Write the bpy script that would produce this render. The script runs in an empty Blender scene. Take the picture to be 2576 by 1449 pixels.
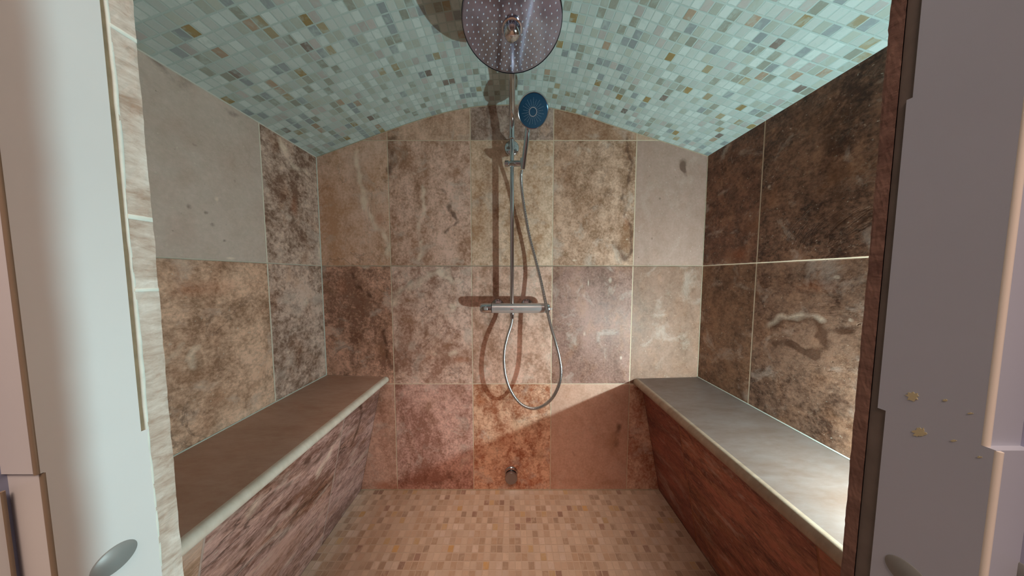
import bpy, bmesh, math, random
import numpy as np
from mathutils import Vector, Matrix

# ------------------------------------------------------------------ geometry of the place (metres)
F, PIT, EYE = 550.0, 0.0548, 1.12          # focal length in px of the 2576 px frame, camera pitch, eye height
D = 1.088                                  # back wall distance
HX = 0.945                                 # half width of the cabin
XJ = 0.35                                  # half width of the doorway
YI = XJ * 0.6175                           # inner face of the front wall
SPR = 0.572 + EYE                          # height where vault meets side walls
cp, sp = math.cos(PIT), math.sin(PIT)
rnd = random.Random(7)
COL = bpy.context.scene.collection


def ray(x, y):
    u = (x - 1288) / F
    v = (724.5 - y) / F
    return u, cp + v * sp, v * cp - sp


def on_d(x, y, d):
    r = ray(x, y); k = d / r[1]
    return Vector((r[0] * k, d, r[2] * k + EYE))


def on_x(x, y, X):
    r = ray(x, y); k = X / r[0]
    return Vector((X, r[1] * k, r[2] * k + EYE))


# ------------------------------------------------------------------ helpers
def lin(c):
    return tuple((v / 255 / 12.92) if v / 255 <= 0.04045 else ((v / 255 + 0.055) / 1.055) ** 2.4 for v in c)


def link(o, parent=None):
    COL.objects.link(o)
    if parent is not None:
        o.parent = parent
    return o


def obj(name, bm, mat, parent=None, smooth=True, loc=None):
    me = bpy.data.meshes.new(name)
    bm.normal_update()
    bm.to_mesh(me); bm.free()
    for m in (mat if isinstance(mat, (list, tuple)) else [mat]):
        me.materials.append(m)
    if smooth:
        me.polygons.foreach_set('use_smooth', [True] * len(me.polygons))
        try:
            me.set_sharp_from_angle(angle=math.radians(40))
        except Exception:
            pass
    o = bpy.data.objects.new(name, me)
    if loc is not None:
        o.location = loc
    return link(o, parent)


def empty(name, loc):
    o = bpy.data.objects.new(name, None)
    o.empty_display_size = 0.05
    o.location = loc
    return link(o)


def tag(o, label=None, cat=None, group=None, kind=None):
    if label: o['label'] = label
    if cat: o['category'] = cat
    if group: o['group'] = group
    if kind: o['kind'] = kind
    return o


def box(bm, x0, x1, y0, y1, z0, z1, bev=0.0, mi=0):
    vs = [bm.verts.new((x, y, z)) for x in (x0, x1) for y in (y0, y1) for z in (z0, z1)]
    idx = [(0, 1, 3, 2), (4, 6, 7, 5), (0, 4, 5, 1), (2, 3, 7, 6), (0, 2, 6, 4), (1, 5, 7, 3)]
    fs = [bm.faces.new([vs[i] for i in f]) for f in idx]
    for f in fs: f.material_index = mi
    bmesh.ops.recalc_face_normals(bm, faces=fs)
    if bev:
        es = list({e for f in fs for e in f.edges})
        bmesh.ops.bevel(bm, geom=es, offset=bev, segments=3, profile=0.5, affect='EDGES')


def frame_of(axis):
    a = Vector(axis).normalized()
    t = Vector((0, 0, 1)) if abs(a.z) < 0.9 else Vector((1, 0, 0))
    u = a.cross(t).normalized()
    return a, u, a.cross(u).normalized()


def lathe(bm, prof, origin, axis, n=48, mi=0, cap=True):
    """prof: list of (distance along axis, radius)."""
    a, u, w = frame_of(axis)
    O = Vector(origin)
    rings = []
    for t, r in prof:
        rings.append([bm.verts.new(O + a * t + (u * math.cos(2 * math.pi * k / n) + w * math.sin(2 * math.pi * k / n)) * r) for k in range(n)])
    fs = []
    for i in range(len(rings) - 1):
        for k in range(n):
            fs.append(bm.faces.new((rings[i][k], rings[i][(k + 1) % n], rings[i + 1][(k + 1) % n], rings[i + 1][k])))
    if cap:
        fs.append(bm.faces.new(rings[0][::-1])); fs.append(bm.faces.new(rings[-1]))
    for f in fs: f.material_index = mi
    bmesh.ops.recalc_face_normals(bm, faces=fs)


def catmull(pts, per=14):
    P = [Vector(p) for p in pts]
    P = [P[0] * 2 - P[1]] + P + [P[-1] * 2 - P[-2]]
    out = []
    for i in range(1, len(P) - 2):
        for k in range(per):
            t = k / per
            out.append(0.5 * ((2 * P[i]) + (P[i + 1] - P[i - 1]) * t + (2 * P[i - 1] - 5 * P[i] + 4 * P[i + 1] - P[i + 2]) * t * t + (3 * P[i] - P[i - 1] - 3 * P[i + 1] + P[i + 2]) * t ** 3))
    out.append(P[-2])
    return out


def tube(bm, path, rad, n=20, mi=0):
    path = [Vector(p) for p in path]
    nrm = None
    rings = []
    for i, p in enumerate(path):
        a = (path[min(i + 1, len(path) - 1)] - path[max(i - 1, 0)]).normalized()
        if nrm is None:
            _, nrm, _ = frame_of(a)
        nrm = (nrm - a * nrm.dot(a)).normalized()
        b = a.cross(nrm)
        r = rad(i) if callable(rad) else rad
        rings.append([bm.verts.new(p + (nrm * math.cos(2 * math.pi * k / n) + b * math.sin(2 * math.pi * k / n)) * r) for k in range(n)])
    fs = []
    for i in range(len(rings) - 1):
        for k in range(n):
            fs.append(bm.faces.new((rings[i][k], rings[i][(k + 1) % n], rings[i + 1][(k + 1) % n], rings[i + 1][k])))
    fs.append(bm.faces.new(rings[0][::-1])); fs.append(bm.faces.new(rings[-1]))
    for f in fs: f.material_index = mi
    bmesh.ops.recalc_face_normals(bm, faces=fs)


# ------------------------------------------------------------------ node helpers
class NT:
    def __init__(s, name):
        s.m = bpy.data.materials.new(name); s.m.use_nodes = True
        s.t = s.m.node_tree; s.t.nodes.clear()
        s.out = s.t.nodes.new('ShaderNodeOutputMaterial')
        s.b = s.t.nodes.new('ShaderNodeBsdfPrincipled')
        s.t.links.new(s.b.outputs[0], s.out.inputs[0])

    def n(s, typ, **kw):
        nd = s.t.nodes.new(typ)
        for k, v in kw.items(): setattr(nd, k, v)
        return nd

    def put(s, sock, v):
        if v is None: return
        if hasattr(v, 'is_output'): s.t.links.new(v, sock)
        else: sock.default_value = v

    def math(s, op, a, b=None, c=None, clamp=False):
        nd = s.n('ShaderNodeMath', operation=op, use_clamp=clamp)
        s.put(nd.inputs[0], a); s.put(nd.inputs[1], b)
        if c is not None: s.put(nd.inputs[2], c)
        return nd.outputs[0]

    def mix(s, f, a, b, typ='MIX'):
        nd = s.n('ShaderNodeMix', data_type='RGBA', blend_type=typ, clamp_factor=True)
        s.put(nd.inputs[0], f); s.put(nd.inputs[6], a); s.put(nd.inputs[7], b)
        return nd.outputs[2]

    def ramp(s, v, lo, hi, a=0.0, b=1.0):
        nd = s.n('ShaderNodeMapRange', clamp=True)
        s.put(nd.inputs[0], v); s.put(nd.inputs[1], lo); s.put(nd.inputs[2], hi); s.put(nd.inputs[3], a); s.put(nd.inputs[4], b)
        return nd.outputs[0]

    def noise(s, vec, scale, detail=4, rough=0.55, dist=0.0):
        nd = s.n('ShaderNodeTexNoise')
        s.put(nd.inputs['Vector'], vec)
        for k, v in (('Scale', scale), ('Detail', detail), ('Roughness', rough), ('Distortion', dist)): nd.inputs[k].default_value = v
        return nd.outputs[0]

    def attr(s, name, out='Fac'):
        return s.n('ShaderNodeAttribute', attribute_name=name).outputs[out]

    def vmath(s, op, a, b=None):
        nd = s.n('ShaderNodeVectorMath', operation=op)
        s.put(nd.inputs[0], a); s.put(nd.inputs[1], b)
        return nd.outputs[0]

    def bump(s, h, strength, dist):
        nd = s.n('ShaderNodeBump'); nd.inputs['Strength'].default_value = strength; nd.inputs['Distance'].default_value = dist
        s.put(nd.inputs['Height'], h)
        s.t.links.new(nd.outputs[0], s.b.inputs['Normal'])

    def set(s, **kw):
        for k, v in kw.items(): s.put(s.b.inputs[k.replace('_', ' ')], v)
        return s.m


def c4(c): return (*c, 1.0)


def stone_material(name, axis, rough=0.46, grout=True, stretch=None, gw=0.0042, gcol=(232, 208, 182)):
    """travertine tiles; axis: coordinate ('X' or 'Y') that runs along the wall."""
    s = NT(name)
    pos = s.n('ShaderNodeTexCoord').outputs['Object']
    v = s.vmath('ADD', pos, s.attr('seed', 'Vector'))
    if stretch:
        mp = s.n('ShaderNodeMapping'); s.put(mp.inputs[0], v)
        mp.inputs['Rotation'].default_value = stretch[0]
        mp.inputs['Scale'].default_value = stretch[1]
        v = mp.outputs[0]
    con = s.attr('con'); pnt = s.attr('paint')
    mpd = s.n('ShaderNodeMapping'); s.put(mpd.inputs[0], v)
    if axis == 'X':
        mpd.inputs['Rotation'].default_value = (0, 0.5, 0); mpd.inputs['Scale'].default_value = (1.6, 1, 0.75)
    else:
        mpd.inputs['Rotation'].default_value = (0.5, 0, 0); mpd.inputs['Scale'].default_value = (1, 1.5, 0.8)
    vd = mpd.outputs[0]
    n1 = s.noise(vd, 5.0, 10, 0.62, 0.55)
    tint = s.noise(s.vmath('ADD', vd, (11, 5, 2)), 9, 8, 0.66, 0.3)
    n2 = s.noise(v, 26, 8, 0.70, 0.12)
    n3 = s.noise(v, 95, 5, 0.68, 0.1)
    f = s.math('ADD', s.math('MULTIPLY', n1, 0.5), s.math('MULTIPLY', n2, 0.5))
    f = s.math('SUBTRACT', f, 0.5)
    f = s.math('MULTIPLY', f, s.math('MULTIPLY', con, 6.0))
    f = s.math('ADD', f, 0.5)
    f = s.math('ADD', f, pnt)
    f = s.math('ADD', f, s.math('MULTIPLY', s.math('SUBTRACT', n3, 0.5), s.math('ADD', s.math('MULTIPLY', con, 1.9), 0.6)), clamp=True)
    col = s.mix(f, s.attr('dark', 'Color'), s.attr('light', 'Color'))
    col = s.mix(s.math('MULTIPLY', s.ramp(tint, 0.50, 0.66), s.math('MULTIPLY', con, 0.55)), col, s.mix(f, c4(lin((112, 66, 44))), c4(lin((190, 140, 108)))))
    # rusty and greyish clouds
    r1 = s.ramp(s.noise(s.vmath('ADD', v, (7.3, 2.1, 4.4)), 6.5, 6, 0.6, 0.5), 0.54, 0.70, 0.0, 0.45)
    col = s.mix(s.math('MULTIPLY', r1, con), col, c4(lin((142, 92, 58))))
    r2 = s.ramp(s.noise(s.vmath('ADD', v, (1.3, 9.1, 3.4)), 8.5, 6, 0.65, 0.5), 0.55, 0.66, 0.0, 0.6)
    col = s.mix(s.math('MULTIPLY', r2, con), col, c4(lin((206, 184, 170))))
    # fine light worm marks and dark pits
    wm = s.n('ShaderNodeTexVoronoi', feature='DISTANCE_TO_EDGE'); s.put(wm.inputs['Vector'], s.vmath('ADD', s.vmath('MULTIPLY', v, (1, 1, 1)), None))
    vv = s.n('ShaderNodeTexNoise'); s.put(vv.inputs['Vector'], v); vv.inputs['Scale'].default_value = 60
    s.put(wm.inputs['Vector'], s.vmath('ADD', v, s.vmath('MULTIPLY', vv.outputs[1], (0.02, 0.02, 0.02)))); wm.inputs['Scale'].default_value = 70
    worm = s.math('MULTIPLY', s.ramp(wm.outputs[0], 0.0, 0.09, 1, 0), s.ramp(s.noise(v, 24, 4), 0.50, 0.62))
    col = s.mix(s.math('MULTIPLY', s.math('MULTIPLY', worm, 0.14), con), col, c4(lin((205, 190, 170))))
    sp_ = s.ramp(s.noise(s.vmath('ADD', v, (3, 3, 3)), 120, 3, 0.6), 0.66, 0.73)
    col = s.mix(s.math('MULTIPLY', sp_, 0.6), col, c4(lin((215, 202, 185))))
    pit = s.ramp(s.noise(s.vmath('ADD', v, (5, 1, 8)), 70, 3, 0.6), 0.68, 0.76)
    pit = s.math('MULTIPLY', pit, s.ramp(s.noise(s.vmath('ADD', v, (15, 1, 8)), 9, 2, 0.6), 0.45, 0.6))
    col = s.mix(s.math('MULTIPLY', pit, 0.6), col, c4(lin((88, 62, 50))))
    # ragged seams
    rg = s.math('ABSOLUTE', s.math('SUBTRACT', s.noise(s.vmath('ADD', v, (0, 4, 0)), 2.6, 7, 0.6, 1.3), 0.5))
    seam = s.math('MULTIPLY', s.ramp(rg, 0.0, 0.014, 1, 0), s.ramp(s.noise(s.vmath('ADD', v, (2, 0, 0)), 5, 2), 0.48, 0.62))
    seam = s.math('MULTIPLY', seam, s.attr('vein'))
    col = s.mix(s.math('MULTIPLY', seam, 0.75), col, c4(lin((78, 52, 40))))
    # painted in marks: crack (dark), pale (light crust), rust
    wob = s.math('ADD', s.math('MULTIPLY', s.noise(v, 28, 7, 0.75, 0.6), 0.6), s.math('MULTIPLY', s.noise(v, 120, 4, 0.7), 0.4))
    def wobbled(a, lo, hi):
        return s.ramp(s.math('ADD', s.attr(a), s.math('MULTIPLY', s.math('SUBTRACT', wob, 0.5), s.math('MULTIPLY', s.math('MINIMUM', s.attr(a), 0.6), 1.9))), lo, hi)
    col = s.mix(s.math('MULTIPLY', wobbled('crack', 0.28, 0.8), 0.72), col, c4(lin((82, 50, 34))))
    col = s.mix(s.math('MULTIPLY', wobbled('pale', 0.22, 0.9), 0.62), col, c4(lin((246, 224, 202))))
    col = s.mix(s.math('MULTIPLY', wobbled('rust', 0.10, 0.8), 0.85), col, c4(lin((178, 92, 44))))
    hgt = s.math('ADD', s.math('MULTIPLY', n3, 0.4), s.math('MULTIPLY', pit, -0.8))
    hgt = s.math('ADD', hgt, s.math('MULTIPLY', seam, -1.0))
    rg_ = s.ramp(n2, 0.3, 0.7, rough - 0.05, rough + 0.14)
    if grout:
        sx = s.n('ShaderNodeSeparateXYZ'); s.put(sx.inputs[0], pos)
        a = sx.outputs[0] if axis == 'X' else sx.outputs[1]
        a0 = 0.2 if axis == 'X' else 0.848
        da = s.math('PINGPONG', s.math('ADD', a, 8.0 - a0), 0.2)
        dz = s.math('PINGPONG', s.math('ADD', sx.outputs[2], 6.0 - (0.05 + EYE)), 0.3)
        dd = s.math('MINIMUM', da, dz) if grout is True else da
        dd = s.math('ADD', dd, s.math('MULTIPLY', s.math('SUBTRACT', s.noise(pos, 60, 3), 0.5), 0.0016))
        g = s.ramp(dd, gw * 0.36, gw * 0.62, 1, 0)
        gc = s.mix(s.noise(pos, 30, 3), c4(lin(tuple(max(0, x - 36) for x in gcol))), c4(lin(gcol)))
        col = s.mix(g, col, gc)
        hgt = s.math('SUBTRACT', hgt, s.math('MULTIPLY', g, 0.5))
        rg_ = s.math('ADD', rg_, s.math('MULTIPLY', g, 0.4), clamp=True)
    s.bump(hgt, 0.8, 0.0018)
    s.b.inputs['Specular IOR Level'].default_value = 0.3
    return s.set(Base_Color=col, Roughness=rg_)


def mosaic_material(name, grout_c, gw, rough, bumpd, spot=0.5):
    s = NT(name)
    uv = s.n('ShaderNodeUVMap', uv_map='cell').outputs[0]
    pos = s.n('ShaderNodeTexCoord').outputs['Object']
    sx = s.n('ShaderNodeSeparateXYZ'); s.put(sx.inputs[0], uv)
    wob = s.math('MULTIPLY', s.math('SUBTRACT', s.noise(pos, 90, 3), 0.5), 0.09)
    du = s.math('ADD', s.math('PINGPONG', sx.outputs[0], 0.5), wob)
    dv = s.math('ADD', s.math('PINGPONG', sx.outputs[1], 0.5), wob)
    dd = s.math('MINIMUM', du, dv)
    g = s.ramp(dd, gw, gw + 0.045, 1, 0)
    n1 = s.noise(s.vmath('ADD', pos, s.attr('seed', 'Vector')), 60, 6, 0.65, 0.6)
    n2 = s.noise(s.vmath('ADD', pos, s.attr('seed', 'Vector')), 230, 3, 0.6)
    col = s.attr('light', 'Color')
    col = s.mix(s.ramp(n1, 0.35, 0.62, spot, 0.0), col, s.attr('dark', 'Color'))
    col = s.mix(s.ramp(n2, 0.64, 0.74, 0.0, 0.5), col, s.attr('dark', 'Color'))
    cloud = s.noise(pos, 9, 3)
    gc = s.mix(cloud, c4(lin(tuple(x - 14 for x in grout_c))), c4(lin(grout_c)))
    col = s.mix(g, col, gc)
    # grout haze smeared over part of the tiles
    col = s.mix(s.ramp(s.noise(pos, 38, 5, 0.6, 0.5), 0.50, 0.66, 0.0, 0.62), col, gc)
    col = s.mix(s.attr('pale'), col, c4(lin((232, 226, 214))))
    s.bump(s.math('ADD', s.math('MULTIPLY', g, -1.0), s.math('MULTIPLY', n2, 0.25)), 0.6, bumpd)
    return s.set(Base_Color=col, Roughness=s.math('ADD', s.math('MULTIPLY', g, 0.3), rough, clamp=True))


def plain(name, col, rough=0.5, metal=0.0, var=0.0, scale=20, **kw):
    s = NT(name)
    pos = s.n('ShaderNodeTexCoord').outputs['Object']
    n = s.noise(pos, scale, 4)
    c = s.mix(s.ramp(n, 0.3, 0.7), c4(tuple(x * (1 - var) for x in lin(col))), c4(lin(col)))
    return s.set(Base_Color=c, Roughness=rough, Metallic=metal, **kw)


M_chrome = plain('chrome', (205, 207, 212), 0.10, 1.0, 0.03)
M_satin = plain('satin_chrome', (205, 200, 200), 0.34, 0.65, 0.05)
M_disc = plain('mirror_chrome', (176, 184, 214), 0.12, 1.0, 0.06, 12)
M_hose = plain('hose_chrome', (205, 207, 208), 0.25, 1.0, 0.02)
M_nozzle = plain('nozzle_rubber', (205, 208, 214), 0.5)
M_blue = plain('blue_face', (40, 92, 128), 0.16, 0.6, 0.15)
M_black = plain('black_seal', (22, 20, 26), 0.4)
M_red = plain('red_mark', (190, 90, 90), 0.5)
M_board = plain('white_board', (212, 210, 208), 0.42, 0, 0.05, 6)
M_board_r = plain('white_board_shaded', (180, 186, 200), 0.42, 0, 0.05, 6)  # shaded copy of the white lining board, for the right jamb
M_edge = plain('bead_edge', (140, 122, 102), 0.4, 0, 0.06)
M_edge_w = plain('bead_edge_white', (232, 224, 212), 0.3, 0, 0.04)
M_cap = plain('screw_cap_plastic', (128, 130, 128), 0.35)
M_caulk = plain('white_grout', (205, 204, 192), 0.7, 0, 0.12, 60)
M_joint = plain('jamb_grout', (222, 226, 216), 0.75, 0, 0.2, 50)
M_adhesive = plain('brown_adhesive', (150, 126, 98), 0.8, 0, 0.3, 70)
M_scuff = plain('scuff', (196, 186, 150), 0.7)
M_wallout = plain('painted_wall', (150, 140, 140), 0.8, 0, 0.04)
M_floorout = plain('outer_floor', (110, 96, 90), 0.6, 0, 0.1)


def edge_material(name, ca, cb):
    s = NT(name)
    pos = s.n('ShaderNodeTexCoord').outputs['Object']
    mp = s.n('ShaderNodeMapping'); s.put(mp.inputs[0], pos); mp.inputs['Scale'].default_value = (1, 1.4, 3)
    n1 = s.noise(mp.outputs[0], 9, 8, 0.62, 1.2); n2 = s.noise(mp.outputs[0], 60, 5, 0.7, 0.5)
    f = s.math('ADD', s.math('MULTIPLY', n1, 0.6), s.math('MULTIPLY', n2, 0.4))
    col = s.mix(s.ramp(f, 0.33, 0.66), c4(lin(ca)), c4(lin(cb)))
    s.bump(n2, 0.5, 0.0009)
    return s.set(Base_Color=col, Roughness=0.75)


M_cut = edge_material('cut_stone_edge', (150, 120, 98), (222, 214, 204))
M_cutR = edge_material('cut_stone_edge_shaded', (88, 58, 50), (146, 112, 98))  # same cut stone, right jamb's shade put into the colour


# ------------------------------------------------------------------ tiled wall sheets
def seg_dist(P, a, b):
    a = np.array(a); b = np.array(b); ab = b - a
    t = np.clip(((P - a) @ ab) / max(1e-12, ab @ ab), 0, 1)
    return np.linalg.norm(P - (a + t[:, None] * ab), axis=1)


def stroke(P, pts, w):
    d = np.full(len(P), 9.0)
    for i in range(len(pts) - 1):
        d = np.minimum(d, seg_dist(P, pts[i], pts[i + 1]))
    return np.clip(1.0 - d / w * 0.5, 0, 1)


def blob(P, c, rx, rz):
    q = ((P[:, 0] - c[0]) / rx) ** 2 + ((P[:, 1] - c[1]) / rz) ** 2
    return np.exp(-q * 1.2)


def sheet(name, A, B, to3, tile_of, marks, mat, parent=None):
    """A, B: 1-D numpy arrays of grid lines along the wall and up; to3(a,b)->xyz arrays."""
    na, nb = len(A), len(B)
    aa, bb = np.meshgrid(A, B, indexing='ij')
    P = np.stack([aa.ravel(), bb.ravel()], 1)
    co = np.stack(to3(P[:, 0], P[:, 1]), 1)
    i, j = np.meshgrid(np.arange(na - 1), np.arange(nb - 1), indexing='ij')
    i = i.ravel(); j = j.ravel()
    faces = np.stack([i * nb + j, (i + 1) * nb + j, (i + 1) * nb + j + 1, i * nb + j + 1], 1)
    me = bpy.data.meshes.new(name)
    me.vertices.add(len(co)); me.vertices.foreach_set('co', co.astype(np.float32).ravel())
    me.loops.add(faces.size); me.loops.foreach_set('vertex_index', faces.astype(np.int32).ravel())
    me.polygons.add(len(faces))
    me.polygons.foreach_set('loop_start', np.arange(0, faces.size, 4, dtype=np.int32))
    me.update(calc_edges=True)
    ca = (A[i] + A[i + 1]) / 2; cb = (B[j] + B[j + 1]) / 2
    cache = {}
    seed = np.zeros((len(faces), 3), np.float32); li = np.ones((len(faces), 4), np.float32); da = np.ones((len(faces), 4), np.float32)
    con = np.zeros(len(faces), np.float32); vein = np.zeros(len(faces), np.float32)
    keys = [tile_of(a, b) for a, b in zip(ca, cb)]
    for n, (k, spec) in enumerate(keys):
        seed[n] = spec['seed']; li[n, :3] = spec['light']; da[n, :3] = spec['dark']; con[n] = spec['con']; vein[n] = spec['vein']
    for nm, ty, arr, key in (('seed', 'FLOAT_VECTOR', seed, 'vector'), ('light', 'FLOAT_COLOR', li, 'color'), ('dark', 'FLOAT_COLOR', da, 'color'), ('con', 'FLOAT', con, 'value'), ('vein', 'FLOAT', vein, 'value')):
        at = me.attributes.new(nm, ty, 'FACE'); at.data.foreach_set(key, arr.ravel())
    for nm in ('paint', 'crack', 'pale', 'rust'):
        arr = np.zeros(len(P), np.float32)
        for fn in marks.get(nm, []):
            arr += fn(P)
        at = me.attributes.new(nm, 'FLOAT', 'POINT'); at.data.foreach_set('value', arr.astype(np.float32))
    me.polygons.foreach_set('use_smooth', [True] * len(faces))
    me.materials.append(mat)
    o = bpy.data.objects.new(name, me)
    return link(o, parent)


def spec(light, dark, con=0.8, vein=0.4, k=0):
    light = tuple(min(235, c + g) for c, g in zip(light, (20, 10, 13))); dark = tuple(c + g for c, g in zip(dark, (12, 9, 9)))
    r = random.Random(k * 31 + 5)
    return dict(seed=(r.uniform(-40, 40), r.uniform(-40, 40), r.uniform(-40, 40)), light=lin(light), dark=lin(dark), con=con, vein=vein)


def lines(lo, hi, step, keep):
    n0 = math.ceil((lo) / step - 1e-6); n1 = math.floor(hi / step + 1e-6)
    L = {round(k * step, 5) for k in range(n0, n1 + 1)} | {lo, hi}
    for q in keep:
        if lo < q < hi: L.add(q)
    L = sorted(L)
    out = [L[0]]
    for v in L[1:]:
        if v - out[-1] > 0.0015 or v in keep: out.append(v)
    return np.array(out)


ZR = [0.65 + EYE, 0.05 + EYE, -0.55 + EYE]      # grout rows

# ---- back wall
back_specs = {  # tile tones also offset lamp falloff: left columns lightened, right ones darkened
    # (column, row) row 0 = sliver under the vault ... 3 = bottom
    (0, 0): spec((214, 178, 152), (162, 120, 92), 0.5, 0.0, 1), (1, 0): spec((208, 176, 150), (159, 120, 95), 0.7, 0.2, 2),
    (2, 0): spec((181, 159, 142), (123, 97, 84), 0.9, 0.3, 3), (3, 0): spec((172, 142, 114), (128, 86, 60), 0.7, 0.1, 4), (4, 0): spec((184, 158, 132), (158, 130, 106), 0.4, 0, 5),
    (0, 1): spec((222, 184, 160), (188, 141, 109), 0.8, 0.5, 6), (1, 1): spec((220, 182, 160), (160, 117, 92), 0.85, 0.35, 7),
    (2, 1): spec((226, 190, 162), (173, 131, 99), 0.8, 0.3, 8), (3, 1): spec((193, 161, 134), (130, 94, 69), 0.8, 0.4, 9), (4, 1): spec((168, 142, 126), (146, 118, 102), 0.3, 0.1, 10),
    (0, 2): spec((210, 165, 138), (132, 92, 73), 0.9, 0.6, 11), (1, 2): spec((224, 186, 166), (152, 110, 91), 0.9, 0.5, 12),
    (2, 2): spec((218, 180, 158), (160, 120, 97), 0.8, 0.2, 13), (3, 2): spec((150, 118, 102), (108, 76, 62), 0.75, 0.25, 14), (4, 2): spec((138, 110, 90), (110, 82, 64), 0.5, 0.1, 15),
    (0, 3): spec((208, 168, 144), (160, 112, 90), 0.6, 0.2, 16), (1, 3): spec((212, 172, 154), (146, 98, 82), 0.8, 0.4, 17),
    (2, 3): spec((226, 176, 142), (158, 92, 62), 0.95, 0.4, 18), (3, 3): spec((204, 168, 146), (178, 134, 108), 0.35, 0.1, 19), (4, 3): spec((235, 187, 158), (172, 110, 87), 0.8, 0.5, 20),
}


def back_tile(a, b):
    c = int(min(4, max(0, math.floor((a + 0.6) / 0.4) + 1)))
    r = 0 if b > ZR[0] else 1 if b > ZR[1] else 2 if b > ZR[2] else 3
    return (c, r), back_specs[(c, r)]


def bp(x, y):
    q = on_d(x, y, D); return (q.x, q.z)


def warp(P):
    a, b = P[:, 0], P[:, 1]
    wx = 0.005 * np.sin(61 * b + 17 * a) + 0.002 * np.sin(143 * b - 70 * a + 1) + 0.0005 * np.sin(290 * b + 210 * a + 2)
    wz = 0.005 * np.sin(57 * a - 23 * b + 2) + 0.002 * np.sin(151 * a + 60 * b) + 0.0005 * np.sin(310 * a - 190 * b + 1)
    return P + np.stack([wx, wz], 1)


def S(fn, pts, w, amt=1.0):
    def f(P):
        W = warp(P) if w < 0.0085 or w > 0.0115 else P
        mod = 0.95 + 0.4 * np.sin(47 * P[:, 1] + 31 * P[:, 0]) * np.sin(93 * P[:, 0] - 39 * P[:, 1] + 1)
        return amt * mod * stroke(W, [fn(*p) for p in pts], max(w * 1.5, 0.0095))
    return f


def B(fn, c, rx, rz, amt=1.0):
    return lambda P: amt * blob(P, fn(*c), rx, rz)


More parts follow.
